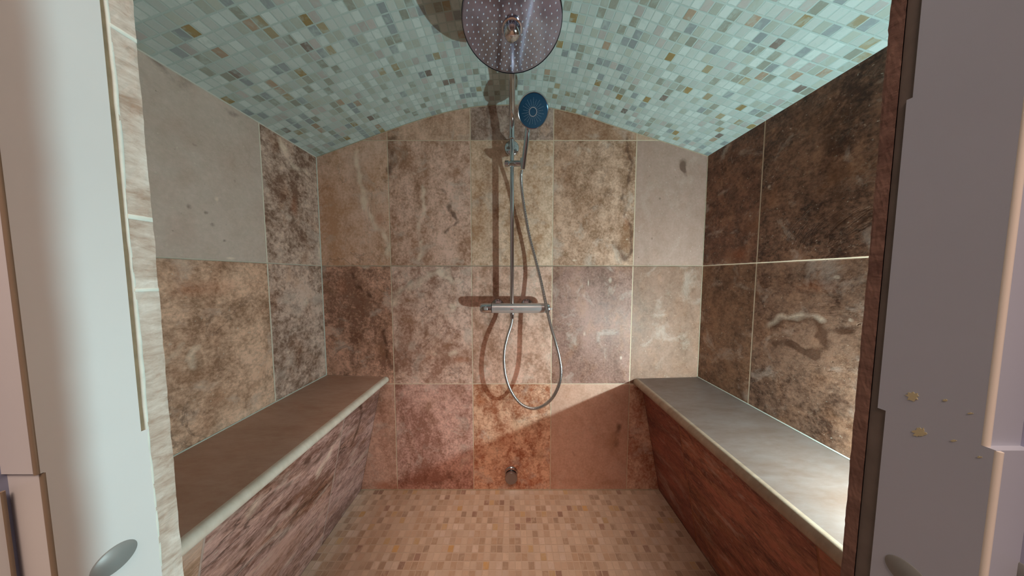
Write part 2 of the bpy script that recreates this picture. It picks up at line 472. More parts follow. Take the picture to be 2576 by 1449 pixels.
back_marks = {
    'paint': [B(bp, (835, 560), .05, .2, -.35), B(bp, (905, 800), .16, .2, -.15), B(bp, (1040, 900), .16, .1, -.45), B(bp, (1120, 560), .1, .2, .12),
              B(bp, (900, 740), .06, .12, -.25), B(bp, (1560, 620), .05, .05, -.4), B(bp, (1150, 720), .12, .05, .3), B(bp, (950, 450), .05, .12, -.25), B(bp, (880, 420), .04, .1, .25),
              B(bp, (1250, 580), .05, .1, .3), B(bp, (1010, 400), .03, .06, -.4), B(bp, (1440, 560), .06, .14, .25), B(bp, (1570, 480), .03, .14, -.35),
              B(bp, (1040, 1060), .1, .1, -.3), B(bp, (1130, 1200), .1, .03, -.5), B(bp, (1040, 1210), .1, .03, -.6), B(bp, (1540, 1110), .05, .07, -.55), B(bp, (1430, 1210), .1, .02, -.2), B(bp, (1530, 1215), .05, .02, -.45),
              B(bp, (1230, 1020), .06, .05, -.4), B(bp, (1300, 1070), .06, .04, .35), B(bp, (1350, 1150), .04, .07, .2), B(bp, (1240, 1160), .06, .04, -.3), B(bp, (1480, 800), .1, .1, .25),
              B(bp, (1630, 880), .05, .08, .3), B(bp, (1720, 860), .04, .1, -.35), B(bp, (1610, 1060), .03, .07, -.3), B(bp, (1340, 350), .05, .04, -.3),
              B(bp, (1120, 790), .1, .06, .2), B(bp, (960, 850), .03, .12, -.3), B(bp, (1300, 930), .04, .04, .2), B(bp, (955, 1040), .03, .04, -.2)],
    'crack': [S(bp, [(1574, 350), (1590, 420), (1566, 500), (1590, 600), (1580, 660)], .006, .75), S(bp, [(1130, 520), (1150, 560), (1120, 585)], .004, .8),
              S(bp, [(885, 690), (900, 720), (935, 745), (950, 775)], .007, .8), S(bp, [(965, 830), (972, 880), (985, 930)], .006, .7),
              S(bp, [(985, 350), (988, 400), (980, 430)], .012, .8), S(bp, [(1545, 610), (1570, 650)], .01, .7), B(bp, (1718, 412), .022, .03, 0.95), S(bp, [(1718, 420), (1726, 440)], .006, .9),
              S(bp, [(1000, 740), (1020, 725), (1050, 700)], .005, .7), B(bp, (1100, 1215), .05, .02, .6), B(bp, (1640, 600), .006, .01, .7), B(bp, (1660, 500), .008, .01, .7), S(bp, [(1555, 1070), (1545, 1130)], .012, .6),
              S(bp, [(1105, 470), (1130, 500), (1140, 540)], .006, .5), S(bp, [(1440, 1136), (1444, 1146)], .003, .55)],
    'pale': [S(bp, [(895, 380), (900, 430), (915, 480), (922, 530), (935, 555), (960, 580), (975, 610), (978, 640)], .008, .9), B(bp, (912, 500), .02, .03, .6),
             S(bp, [(1062, 470), (1068, 520), (1055, 560), (1052, 580)], .005, .75), S(bp, [(1130, 682), (1075, 690), (1045, 715), (1000, 735), (992, 760)], .012, .75),
             S(bp, [(1110, 690), (1130, 700), (1140, 715), (1155, 705)], .007, .8), S(bp, [(1130, 770), (1150, 765), (1140, 780)], .005, .8), S(bp, [(1148, 885), (1135, 895)], .005, .9),
             B(bp, (920, 672), .03, .012, .8), B(bp, (1480, 712), .004, .02, .8), B(bp, (1535, 705), .012, .02, .6), B(bp, (1470, 840), .01, .015, .6), B(bp, (1365, 870), .02, .02, .5), B(bp, (1562, 900), .006, .012, .9),
             B(bp, (1095, 890), .02, .015, .5), B(bp, (900, 885), .03, .015, .4), B(bp, (1500, 1090), .01, .006, .5), B(bp, (1455, 380), .02, .03, .5), B(bp, (1575, 540), .006, .006, .9), B(bp, (1577, 602), .007, .005, 1.0),
             B(bp, (1445, 655), .015, .006, .8), B(bp, (1310, 1060), .04, .015, .45), S(bp, [(1062, 610), (1055, 655)], .005, .8)],
    'rust': [
             
             B(bp, (1210, 1010), .04, .03, .5), B(bp, (1340, 1210), .06, .03, .35), B(bp, (960, 1220), .05, .03, .5), B(bp, (1570, 285), .04, .02, .3), B(bp, (1500, 300), .03, .02, .3),
             B(bp, (955, 560), .03, .06, .35), B(bp, (1160, 905), .05, .02, .4), B(bp, (1080, 900), .06, .02, .2), B(bp, (860, 720), .04, .06, .25), B(bp, (1270, 1100), .08, .08, .3), B(bp, (1575, 560), .02, .06, .3)],
}
M_back = stone_material('travertine_back', 'X')
sheet('wall_back', lines(-HX, HX, 0.005, [-.6, -.2, .2, .6]), lines(0.0, EYE + 0.84, 0.005, ZR),
      lambda a, b: (a, np.full_like(a, D), b), back_tile, back_marks, M_back)['kind'] = 'structure'

# ---- side walls
side_specs = {  # left tiles lightened against lamp falloff, right wall's shade kept in darker tones
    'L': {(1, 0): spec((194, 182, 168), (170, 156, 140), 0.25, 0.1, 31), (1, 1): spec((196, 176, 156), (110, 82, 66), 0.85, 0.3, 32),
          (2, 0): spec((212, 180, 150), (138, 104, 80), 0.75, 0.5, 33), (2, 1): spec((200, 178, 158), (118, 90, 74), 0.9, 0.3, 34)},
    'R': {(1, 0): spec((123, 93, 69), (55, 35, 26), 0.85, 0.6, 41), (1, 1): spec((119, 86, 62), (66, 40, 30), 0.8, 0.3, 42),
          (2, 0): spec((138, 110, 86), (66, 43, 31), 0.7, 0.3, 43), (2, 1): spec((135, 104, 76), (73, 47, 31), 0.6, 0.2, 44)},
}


def side_tile(sd):
    def f(a, b):
        r = 1 if b > ZR[1] else 2
        c = 1 if a > 0.848 else 0
        return (r, c), side_specs[sd][(r, c)]
    return f


def lp(x, y):
    q = on_x(x, y, -HX); return (q.y, q.z)


def rp(x, y):
    q = on_x(x, y, HX); return (q.y, q.z)


left_marks = {
    'paint': [B(lp, (740, 490), .03, .12, -.55), B(lp, (770, 600), .05, .04, -.4), B(lp, (700, 450), .02, .1, -.3), B(lp, (760, 740), .04, .06, .4), B(lp, (735, 860), .05, .04, -.35),
              B(lp, (640, 920), .04, .12, .4), B(lp, (470, 800), .05, .08, -.3), B(lp, (520, 940), .05, .08, -.35), B(lp, (430, 800), .03, .03, .3), B(lp, (560, 840), .05, .05, .25), B(lp, (600, 760), .03, .06, -.3), B(lp, (720, 380), .03, .05, .35)],
    'crack': [S(lp, [(385, 150), (420, 185), (440, 200), (470, 195)], .012, .55), S(lp, [(560, 270), (600, 290)], .006, .5), B(lp, (475, 520), .008, .012, .7), B(lp, (535, 565), .008, .01, .7), B(lp, (518, 535), .007, .007, .8), B(lp, (565, 605), .006, .006, .8), B(lp, (490, 365), .01, .008, .5), B(lp, (590, 455), .005, .01, .6)],
    'pale': [S(lp, [(700, 350), (715, 380), (740, 420), (780, 440)], .007, .6), B(lp, (545, 500), .006, .01, .9), B(lp, (580, 650), .015, .006, .9), S(lp, [(492, 880), (490, 900), (485, 920)], .006, .9), B(lp, (715, 370), .02, .015, .6),
             S(lp, [(420, 910), (440, 890), (450, 870)], .006, .6), S(lp, [(805, 600), (803, 650)], .004, .9), B(lp, (770, 760), .02, .03, .5), S(lp, [(540, 1080), (620, 1040), (690, 1000)], .015, .4), B(lp, (725, 885), .01, .006, .7)],
    'rust': [B(lp, (560, 720), .06, .04, .25), B(lp, (740, 520), .02, .06, .3), B(lp, (470, 730), .05, .03, .25)],
}
right_marks = {
    'paint': [B(rp, (1860, 600), .03, .06, -.4), B(rp, (2050, 500), .05, .08, -.4), B(rp, (2130, 300), .04, .12, -.5), B(rp, (2000, 640), .04, .03, .35), B(rp, (2040, 380), .05, .04, .3), B(rp, (1990, 430), .03, .06, .2),
              B(rp, (2040, 700), .12, .04, -.4), B(rp, (2060, 850), .05, .04, .2), B(rp, (2000, 1000), .05, .06, .15), B(rp, (1850, 850), .03, .08, -.15)],
    'crack': [S(rp, [(1935, 823), (1970, 806), (2015, 797), (2050, 812), (2070, 840), (2145, 826)], .005, .95), S(rp, [(1950, 862), (2000, 872), (2030, 885), (2078, 878), (2084, 862), (2068, 846)], .006, .95), S(rp, [(1990, 865), (2010, 880), (2050, 892)], .007, .8),
              S(rp, [(2080, 330), (2100, 420), (2110, 560)], .02, .6), S(rp, [(1900, 940), (1930, 960)], .008, .5), S(rp, [(1940, 240), (2000, 280), (2050, 260), (2120, 200)], .012, .5), S(rp, [(1850, 640), (1880, 600), (1890, 560)], .015, .5)],
    'pale': [S(rp, [(1930, 818), (1965, 800), (2020, 790), (2060, 806)], .004, .7), B(rp, (2105, 697), .008, .006, .9), B(rp, (2012, 716), .004, .004, .9), B(rp, (1935, 470), .006, .01, .8), B(rp, (1887, 543), .004, .005, .9), B(rp, (2140, 805), .006, .006, .9)],
    'rust': [B(rp, (1860, 640), .04, .04, .3), B(rp, (2050, 720), .08, .03, .25)],
}
ZT = EYE - 0.62
M_sideL = stone_material('travertine_left', 'Y', gcol=(235, 224, 206))
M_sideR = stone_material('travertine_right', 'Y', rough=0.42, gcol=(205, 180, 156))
YF = YI - 0.013
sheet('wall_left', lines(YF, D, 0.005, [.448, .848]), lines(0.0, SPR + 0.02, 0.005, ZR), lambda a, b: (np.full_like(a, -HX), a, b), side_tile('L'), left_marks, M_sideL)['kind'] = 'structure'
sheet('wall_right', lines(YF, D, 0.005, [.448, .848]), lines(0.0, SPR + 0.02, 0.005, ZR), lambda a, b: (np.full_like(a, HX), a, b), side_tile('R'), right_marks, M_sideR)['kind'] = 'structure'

# ---- vaulted mosaic ceiling
prof_pts = [(-HX, .572), (-.84, .609), (-.74, .645), (-.6, .694), (-.47, .737), (-.34, .775), (-.2, .803), (-.1, .812), (0, .815), (.1, .811), (.2, .798), (.34, .766), (.47, .724), (.6, .684), (.74, .642), (.84, .611), (HX, .578)]
prof = catmull([(x, 0, z + EYE) for x, z in prof_pts], 12)


def mosaic(name, path, y0, y1, pitch, pitch_y, mat, pal, pale_fn=None, yoff=0.0, jitter=0.0, alb=1.0):
    """path: list of Vector in the XZ plane; the sheet runs along Y."""
    s = [0.0]
    for i in range(1, len(path)): s.append(s[-1] + (path[i] - path[i - 1]).length)
    tot = s[-1]; n = int(round(tot / pitch))
    def at(t):
        t = min(max(t, 0), tot)
        for i in range(1, len(s)):
            if t <= s[i] + 1e-9:
                k = (t - s[i - 1]) / max(1e-9, s[i] - s[i - 1]); return path[i - 1].lerp(path[i], k)
        return path[-1]
    P = [at(k * tot / n) for k in range(n + 1)]
    m = int(math.ceil((y1 - y0) / pitch_y))
    Y = [y1 - k * pitch_y for k in range(m)] + [y0]
    verts = []; faces = []
    for p in P:
        for y in Y: verts.append((p.x, y, p.z))
    w = len(Y)
    for i in range(n):
        for j in range(m):
            faces.append((i * w + j, (i + 1) * w + j, (i + 1) * w + j + 1, i * w + j + 1))
    me = bpy.data.meshes.new(name); me.from_pydata(verts, [], faces); me.update()
    uv = me.uv_layers.new(name='cell')
    L = me.attributes.new('light', 'FLOAT_COLOR', 'FACE'); Dk = me.attributes.new('dark', 'FLOAT_COLOR', 'FACE')
    Sd = me.attributes.new('seed', 'FLOAT_VECTOR', 'FACE'); Pa = me.attributes.new('pale', 'FLOAT', 'POINT')
    k = 0
    tw = sum(q[0] for q in pal)
    for i in range(n):
        for j in range(m):
            r = rnd.random() * tw
            for q in pal:
                r -= q[0]
                if r <= 0: break
            jt = rnd.uniform(0.90, 1.08)
            L.data[k].color = (*[min(1, v * jt * alb) for v in lin(q[1])], 1); Dk.data[k].color = (*[v * jt for v in lin(q[2])], 1)
            Sd.data[k].vector = (rnd.uniform(-30, 30), rnd.uniform(-30, 30), rnd.uniform(-30, 30))
            for li, (du, dv) in zip(me.polygons[k].loop_indices, ((0, 0), (1, 0), (1, 1), (0, 1))):
                uv.data[li].uv = (du, dv)
            k += 1
    if pale_fn:
        for vi, v in enumerate(me.vertices): Pa.data[vi].value = pale_fn(v.co)
    me.polygons.foreach_set('use_smooth', [True] * len(me.polygons))
    me.materials.append(mat)
    return link(bpy.data.objects.new(name, me))


ceil_pal = [(36, (212, 224, 218), (192, 204, 198)), (30, (200, 210, 204), (178, 188, 180)), (17, (188, 196, 184), (162, 170, 158)), (10, (194, 190, 184), (166, 162, 156)),
            (9, (162, 166, 152), (136, 138, 124)), (4, (172, 162, 132), (146, 132, 102)), (2, (166, 144, 98), (136, 112, 70)), (1.6, (138, 126, 116), (108, 96, 90)), (10, (158, 168, 168), (134, 142, 142)), (1.6, (178, 158, 136), (158, 132, 110))]
M_ceil = mosaic_material('mosaic_ceiling', (178, 194, 188), 0.045, 0.5, 0.0009)
c = mosaic('ceiling', prof, YI - 0.013, D, 0.0258, 0.0270, M_ceil, ceil_pal, alb=0.80); c['kind'] = 'structure'
floor_pal = [(w_, tuple(min(240, c + 30) for c in a), tuple(min(240, c + 38) for c in b)) for w_, a, b in [(34, (184, 160, 138), (166, 140, 118)), (22, (174, 146, 122), (150, 122, 100)), (12, (164, 134, 108), (138, 108, 84)), (8, (150, 124, 102), (130, 104, 82)), (4, (176, 144, 104), (156, 122, 82)), (3, (138, 106, 88), (116, 88, 72)), (10, (190, 168, 150), (170, 148, 130)), (1, (180, 138, 86), (156, 114, 66))]]
M_floor = mosaic_material('mosaic_floor', (212, 188, 166), 0.04, 0.36, 0.0008, 0.4)
sc_c = on_d(1290, 1236, D)
fl = mosaic('floor', [Vector((-HX, 0, 0)), Vector((HX, 0, 0))], YI - 0.013, D, 0.0252, 0.0262, M_floor, floor_pal,
            lambda co: 0.75 * math.exp(-(((co.x - sc_c.x) / .045) ** 2 + ((co.y - D) / .03) ** 2)))
fl['kind'] = 'structure'


# ---- grout beads in the corners
def bead(n, pts, r, mat=None):
    bm = bmesh.new(); tube(bm, pts, r, 8)
    o = obj('trim_%d' % n, bm, mat or M_caulk); o['kind'] = 'structure'; return o


SB = EYE - 0.503                       # seat height at the wall
e = 0.0008
bead(3, [(-HX, YI, SPR), (-HX, D, SPR)], 0.0026)
bead(4, [(-HX + e, D - e, SB), (-HX + e, D - e, SPR)], 0.0022)
bead(5, [(-HX + e, YI, SB + .001), (-HX + e, D, SB + .001)], 0.0026)
bead(6, [(HX - e, YI, EYE - .512), (HX - e, D, EYE - .512)], 0.0024)
M_caulk2 = plain('beige_grout', (186, 166, 140), 0.7, 0, 0.2, 60)
bead(7, [(HX - e, D - e, EYE - .512), (HX - e, D - e, SPR)], 0.0014, M_caulk2)
bead(8, [(p.x, D - e, p.z - .0015) for p in prof[::3]], 0.0018, M_caulk2)
bead(9, [(-.79, D - e, 0.001), (.775, D - e, 0.001)], 0.0028, M_caulk2)


# ------------------------------------------------------------------ benches
def seat_mesh(sgn, zw, ze, xe, th):
    """slab profile with bullnose running along Y; sgn -1 left, +1 right; zw height at wall, ze at the edge."""
    pr = []
    n = 10
    r = th / 2
    pr.append((HX - 0.001, zw)); pr.append((xe + r * 1.4, ze)); pr.append((xe + r, ze))
    for k in range(1, n):
        a = math.pi / 2 + math.pi * k / n
        pr.append((xe + r + math.cos(a) * r, ze - r + math.sin(a) * r))
    pr.append((xe + r, ze - th)); pr.append((xe + r * 1.4, ze - th)); pr.append((HX - 0.001, zw - th))
    bm = bmesh.new()
    ys = [YI + 0.002 + (D - 0.003 - YI) * k / 40 for k in range(41)]
    rings = [[bm.verts.new((sgn * x, y, z)) for x, z in pr] for y in ys]
    m = len(pr)
    for i in range(40):
        for k in range(m):
            bm.faces.new((rings[i][k], rings[i][(k + 1) % m], rings[i + 1][(k + 1) % m], rings[i + 1][k]))
    bm.faces.new(rings[0]); bm.faces.new(rings[-1][::-1])
    for f in bm.faces:
        f.material_index = 1 if abs(f.calc_center_median().x) < xe + r * 1.25 and len(f.verts) == 4 else 0
    bmesh.ops.recalc_face_normals(bm, faces=bm.faces)
    return bm


def seat_material(name, a, b):
    s = NT(name)
    pos = s.n('ShaderNodeTexCoord').outputs['Object']
    mp = s.n('ShaderNodeMapping'); s.put(mp.inputs[0], pos); mp.inputs['Rotation'].default_value = (0, 0, 0.5); mp.inputs['Scale'].default_value = (1.0, 3.2, 1)
    n1 = s.noise(mp.outputs[0], 3.5, 7, 0.6, 0.5); n2 = s.noise(mp.outputs[0], 22, 6, 0.65, 0.3)
    f = s.math('ADD', s.math('MULTIPLY', n1, 0.6), s.math('MULTIPLY', n2, 0.4))
    col = s.mix(s.ramp(f, 0.36, 0.64), c4(lin(a)), c4(lin(b)))
    pit = s.ramp(s.noise(pos, 130, 2), 0.74, 0.8)
    col = s.mix(s.math('MULTIPLY', pit, 0.4), col, c4(lin((110, 90, 76))))
    s.bump(s.math('ADD', n2, s.math('MULTIPLY', pit, -1.0)), 0.25, 0.0006)
    return s.set(Base_Color=col, Roughness=0.45)


M_seatL = seat_material('seat_stone_lifted', (182, 140, 118), (204, 170, 152))  # left seat lightened to make up for weak grazing lamp light
M_seatER = seat_material('seat_edge_stone_shaded', (146, 120, 100), (178, 154, 134))  # right edge: shade put into a darker tone of the stone
M_seatE = seat_material('seat_edge_stone_lit', (206, 190, 172), (230, 218, 204))  # left edge: lamp light put into a paler tone of the stone
M_seatR = seat_material('seat_stone_right_dimmed', (112, 88, 76), (130, 114, 108))  # right seat darkened to offset the lamp close above it


def bench(sgn, zw, ze, xe, xt, xb, zt, label, specs, marks, mat):
    root = empty('shower_bench', (sgn * 0.8, 0.65, 0))
    tag(root, label, 'bench', 'stone benches along the cabin sides')
    root_inv = Matrix.Translation(-root.location)
    bm = seat_mesh(sgn, zw, ze, xe, 0.03 if sgn < 0 else 0.034)
    bmesh.ops.transform(bm, matrix=root_inv, verts=bm.verts)
    obj('seat', bm, [M_seatL if sgn < 0 else M_seatR, M_seatE if sgn < 0 else M_seatER], root)

    def to3(a, b):
        t = b / zt
        return (sgn * (xb + (xt - xb) * t) , a, b)
    o = sheet('front_panel', lines(YI + .003, D - 0.001, 0.006, [.448, .848]), lines(0.0, zt, 0.01, []), to3,
              lambda a, b: (0, specs[0 if a > .848 else 1 if a > .448 else 2]), marks, mat)
    # thickness: solidify towards the wall
    md = o.modifiers.new('thick', 'SOLIDIFY'); md.thickness = 0.012; md.offset = 1 if sgn > 0 else -1
    for v in o.data.vertices: v.co.x -= 0
    o.parent = root; o.matrix_parent_inverse = root_inv
    return root


M_panL = stone_material('travertine_veined', 'Y', grout='V', stretch=((0.0, 0, 0), (1, 1, 1)), gcol=(204, 180, 168))
M_panR = stone_material('travertine_veined_shaded', 'Y', grout='V', stretch=((0.0, 0, 0), (1, 1, 1)), gcol=(170, 120, 96), rough=0.45)  # shaded copy of the veined front stone
for mm in (M_panL, M_panR):
    for nd in mm.node_tree.nodes:
        if nd.type == 'MAPPING':
            nd.inputs['Rotation'].default_value = (math.radians(38), 0, 0); nd.inputs['Scale'].default_value = (1, 0.62, 1.45)
fl_specs = [spec((190, 160, 148), (118, 84, 74), 0.95, 0.9, 51), spec((192, 160, 146), (116, 80, 68), 0.95, 0.9, 52), spec((198, 170, 146), (150, 118, 92), 0.7, 0.3, 53)]
fr_specs = [spec((150, 96, 78), (92, 52, 46), 0.6, 0.3, 61), spec((160, 104, 82), (92, 54, 46), 0.8, 0.6, 62), spec((160, 104, 82), (100, 58, 46), 0.7, 0.4, 63)]  # right front's shade built into darker, redder tones


def fp(x, y):   # left bench front
    q = on_x(x, y, -0.70); return (q.y, q.z)


fl_marks = {'crack': [S(fp, [(1020 - 150, 1000), (905, 1040), (895, 1090), (893, 1130)], .007, .9), S(fp, [(755, 1165), (775, 1170), (795, 1150), (815, 1135)], .008, .9),
                      S(fp, [(590, 1400), (640, 1360), (700, 1300), (745, 1265)], .008, .8), S(fp, [(600, 1310), (680, 1240), (720, 1215)], .006, .7), S(fp, [(700, 1380), (740, 1340), (760, 1300)], .006, .7)],
            'pale': [S(fp, [(610, 1290), (640, 1250)], .01, .7), S(fp, [(800, 1210), (830, 1140)], .006, .6), S(fp, [(690, 1330), (760, 1270)], .006, .6), S(fp, [(800, 1190), (850, 1080)], .005, .5)]}
fr_marks = {'paint': [], 'crack': []}
bench(-1, SB, EYE - 0.512, 0.628, 0.666, 0.792, EYE - 0.512 - 0.028, 'stone shower bench along the left wall with brightly lit rounded front edge and lighter veined front', fl_specs, fl_marks, M_panL)
bench(1, EYE - .514, EYE - 0.522, 0.618, 0.662, 0.770, EYE - 0.522 - 0.032, 'stone shower bench along the right wall, its top brightly lit above a shaded reddish front', fr_specs, fr_marks, M_panR)


# ------------------------------------------------------------------ doorway: front wall, cut stone edges, linings
def cut_slab(sgn):
    """stone layer on the inner face of the front wall: rough sawn edge visible in the jamb."""
    bm = bmesh.new()
    t = 0.0135 if sgn < 0 else 0.0088
    r2 = random.Random(11 if sgn < 0 else 13)
    nz, ny = 420, 6
    ztop = EYE + 0.80
    grid = []
    off = 0; zn = 0
    chip = [0.0] * (nz + 1)
    cur = 0.0
    for k in range(nz + 1):
        cur = cur * 0.86 + r2.uniform(-1, 1) * 0.00035
        if r2.random() < 0.03: cur += r2.uniform(-1, 1) * 0.0009
        chip[k] = cur
    for k in range(nz + 1):
        z = ztop * k / nz
        row = []
        for j in range(ny + 1):
            y = YI - t + t * j / ny
            xx = XJ + r2.uniform(-1, 1) * 0.00012
            if j == ny: y += chip[k] * 0.6; xx += 0.0002
            row.append(bm.verts.new((sgn * xx, y, z)))
        # inner face vertex towards the side wall
        row.append(bm.verts.new((sgn * (XJ + 0.02), YI, z)))
        row.append(bm.verts.new((sgn * (HX - 0.001), YI, z)))
        grid.append(row)
    for k in range(nz):
        for j in range(len(grid[0]) - 1):
            bm.faces.new((grid[k][j], grid[k][j + 1], grid[k + 1][j + 1], grid[k + 1][j]))
    # back side of the slab
    b0 = [bm.verts.new((sgn * (HX - 0.001), YI - t, z)) for z in (0, ztop)]
    bm.faces.new([grid[0][-1], b0[0], b0[1], grid[-1][-1]])
    bmesh.ops.recalc_face_normals(bm, faces=bm.faces)
    return bm


def board(sgn, segs, X, th, mat, name, parent=None, y_far=None):
    """lining board on plane x=sgn*X facing the opening; segs: (z0,z1,y_near,y_far) pieces, joined."""
    bm = bmesh.new()
    for z0, z1, ya, yb in segs:
        xs = sorted((sgn * X, sgn * (X + th)))
        box(bm, xs[0], xs[1], ya, yb, z0, z1, 0)
    return obj(name, bm, mat, parent, smooth=False)


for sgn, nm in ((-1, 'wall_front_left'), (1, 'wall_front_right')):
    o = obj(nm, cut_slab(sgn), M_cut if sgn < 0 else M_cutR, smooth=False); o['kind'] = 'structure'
    # masonry core between the stone and the bathroom
    bm = bmesh.new(); xs = sorted((sgn * (XJ + 0.062), sgn * (HX + 0.9))); box(bm, xs[0], xs[1], -0.02, YI - 0.014, 0, 3.22)
    o = obj('wall_core_' + nm.split('_')[-1], bm, M_wallout, smooth=False); o['kind'] = 'structure'
bm = bmesh.new(); box(bm, -XJ - 0.062, XJ + 0.062, -0.02, YI, EYE + 0.80, 3.22)
o = obj('wall_front', bm, M_wallout, smooth=False); o['kind'] = 'structure'


def yv(x, y, X):      # depth of the vertical line through pixel (x, y) on plane X
    return on_x(x, y, X).y


XL = -XJ
z_top, z_j1, z_j2 = EYE + 0.80, EYE - 0.1465, EYE - 0.1465
# left lining
yp = yv(318, 700, XL); ye1 = yv(40, 725, XL); ye2 = yv(112, 1195, XL)
root = board(-1, [(z_j1, z_top, ye1, yp), (0, z_j2, ye2, yv(374, 1090, XL))], XJ, 0.03, M_board, 'trim_1')
root['kind'] = 'structure'
bm = bmesh.new()
for z0, z1, yy in ((z_j2, z_top, ye1), (0, z_j2 - .0005, ye2)):
    tube(bm, [(XL - 0.0012, yy, z0), (XL - 0.0012, yy, z1)], 0.0013, 20)
tag(obj('edge_bead', bm, M_edge, root), 'tan rounded bead edging')
bm = bmesh.new()
pc = on_x(288, 1407, XL); lathe(bm, [(0, 0.0116), (0.0006, 0.0116), (0.0011, 0.0108)], (XL - 0.0002, pc.y, pc.z), (1, 0, 0), 40)
tag(obj('screw_cap', bm, M_cap, root), 'grey round screw cap')
# adhesive strip and grout line between board and stone
bm = bmesh.new(); y_a = yp; y_g0 = yv(331, 692, XL); y_g1 = yv(342, 692, XL)
box(bm, XL - .02, XL - 0.0012, min(y_a, yv(374, 1090, XL)) - 0.003, y_g0 + .0004, 0, z_top)
o = obj('trim_10', bm, M_adhesive); o['kind'] = 'structure'
bm = bmesh.new()
r3 = random.Random(3)
pts = [(XL - 0.0012 + r3.uniform(-.0002, .0002), (y_g0 + y_g1) / 2 + 0.0006 * math.sin(k * .37) * r3.random(), z_top * k / 160) for k in range(161)]
tube(bm, pts, lambda i: (y_g1 - y_g0) / 2 * 1.15 * (1 + 0.2 * math.sin(i * 0.31) * math.sin(i * .083)), 10)
for px_, py_, hh in ((355, 549, .0022), (345, 105, .0018), (398, 728, .0016)):
    zz = on_x(px_, py_, XL).z
    box(bm, XL - .004, XL + 0.0004, YI - .0138, YI + .0002, zz - hh, zz + hh, 0.0005)
o = obj('trim_11', bm, M_joint); o['kind'] = 'structure'

# recessed outer frame behind the left bead
X2 = -(XJ + 0.028)
bm = bmesh.new(); box(bm, X2 - .02, X2, -0.01, yv(30, 725, XL) + 0.012, 0, z_top, 0.001)
o = obj('trim_12', bm, plain('outer_frame_left', (160, 168, 196), 0.5, 0, 0.05)); o['kind'] = 'structure'
zs = on_x(6, 1232, X2).z
bm = bmesh.new(); yq = yv(20, 1340, X2 + .004); box(bm, X2 - .001, X2 + 0.004, -0.01, yq, 0, zs, 0.0008)
o = obj('trim_13', bm, M_board); o['kind'] = 'structure'
bm = bmesh.new(); tube(bm, [(X2 + .003, yq, 0), (X2 + .003, yq, zs)], 0.0013, 14)
tag(obj('edge_bead', bm, M_edge, o), 'brown edge strip')

# right lining
XR = XJ
zr1, zr2, zr3 = on_x(2285, 250, XR).z, EYE - 0.126, EYE - 0.126
yr = yv(2236, 725, XR)
eb1 = yv(2521, 725, XR); eb2 = yv(2508, 1118, XR)
root = board(1, [(zr1, z_top, eb1, yv(2305, 150, XR)), (zr2, zr1, eb1, yr), (0, zr3, eb2, yv(2212, 1200, XR))], XJ, 0.03, M_board_r, 'trim_2')
root['kind'] = 'structure'
bm = bmesh.new()
for z0, z1, yy in ((zr3, z_top, eb1), (0, zr3 - .0005, eb2)):
    tube(bm, [(XR + 0.0017, yy, z0), (XR + 0.0017, yy, z1)], 0.0018, 20)
tag(obj('edge_bead', bm, M_edge_w, root), 'bright rounded bead edging')
bm = bmesh.new(); pc = on_x(2283, 1447, XR); lathe(bm, [(0, 0.0116), (0.0006, 0.0116), (0.0012, 0.0106)], (XR + 0.0002, pc.y, pc.z), (-1, 0, 0), 40)
tag(obj('screw_cap', bm, M_cap, root), 'grey round screw cap')


def scuff(cx, cy, pts, r):
    bmq = bmesh.new()
    c0 = on_x(cx, cy, XR)
    vs = []
    n = 26; rr = random.Random(int(cx))
    for k in range(n):
        a = 2 * math.pi * k / n; q = r * (0.55 + 0.6 * rr.random())
        p = on_x(cx + math.cos(a) * q * pts[0], cy + math.sin(a) * q * pts[1], XR - 0.00035)
        vs.append(p)
    ctr = sum(vs, Vector()) / n
    a_ = [bmq.verts.new(v) for v in vs]; b_ = [bmq.verts.new(v + Vector((0.0005, 0, 0))) for v in vs]
    bmq.faces.new(a_); bmq.faces.new(b_[::-1])
    for k in range(n): bmq.faces.new((a_[k], a_[(k + 1) % n], b_[(k + 1) % n], b_[k]))
    bmesh.ops.recalc_face_normals(bmq, faces=bmq.faces)
    return bmq


for (cx, cy, sh, r) in ((2296, 997, (1.5, 1.1), 12), (2312, 1088, (1.5, 1.1), 12), (2377, 1007, (1.3, .5), 6), (2398, 1109, (1.3, .5), 6), (2441, 1040, (1.6, .5), 5), (2464, 1150, (1.4, .5), 5)):
    tag(obj('scuff_mark', scuff(cx, cy, sh, r), M_scuff, root, smooth=False), 'yellowish scuff')
# grey gap strip between the right lining and the stone
bm = bmesh.new(); box(bm, XR + 0.0012, XR + .02, yr - 0.004, YI - 0.0086, 0, z_top)
o = obj('trim_14', bm, plain('gap_filler', (120, 108, 100), 0.8, 0, 0.2, 40)); o['kind'] = 'structure'
bm = bmesh.new(); box(bm, -X2, -X2 + .02, -0.01, eb1 + 0.012, 0, z_top, 0.001)
root = obj('trim_15', bm, plain('outer_frame_right', (184, 188, 212), 0.5, 0, 0.05)); root['kind'] = 'structure'
bm = bmesh.new(); pc = on_x(2560, 1450, -X2); lathe(bm, [(0, 0.0116), (0.0006, 0.0116), (0.0012, 0.0106)], (-X2 + 0.0002, pc.y, pc.z), (-1, 0, 0), 40)
tag(obj('screw_cap', bm, M_cap, root), 'grey round screw cap')

# door sill
bm = bmesh.new(); box(bm, -XJ, XJ, 0.0, YI, 0.0, 0.03, 0.002)
o = obj('trim_16', bm, M_cut); o['kind'] = 'structure'
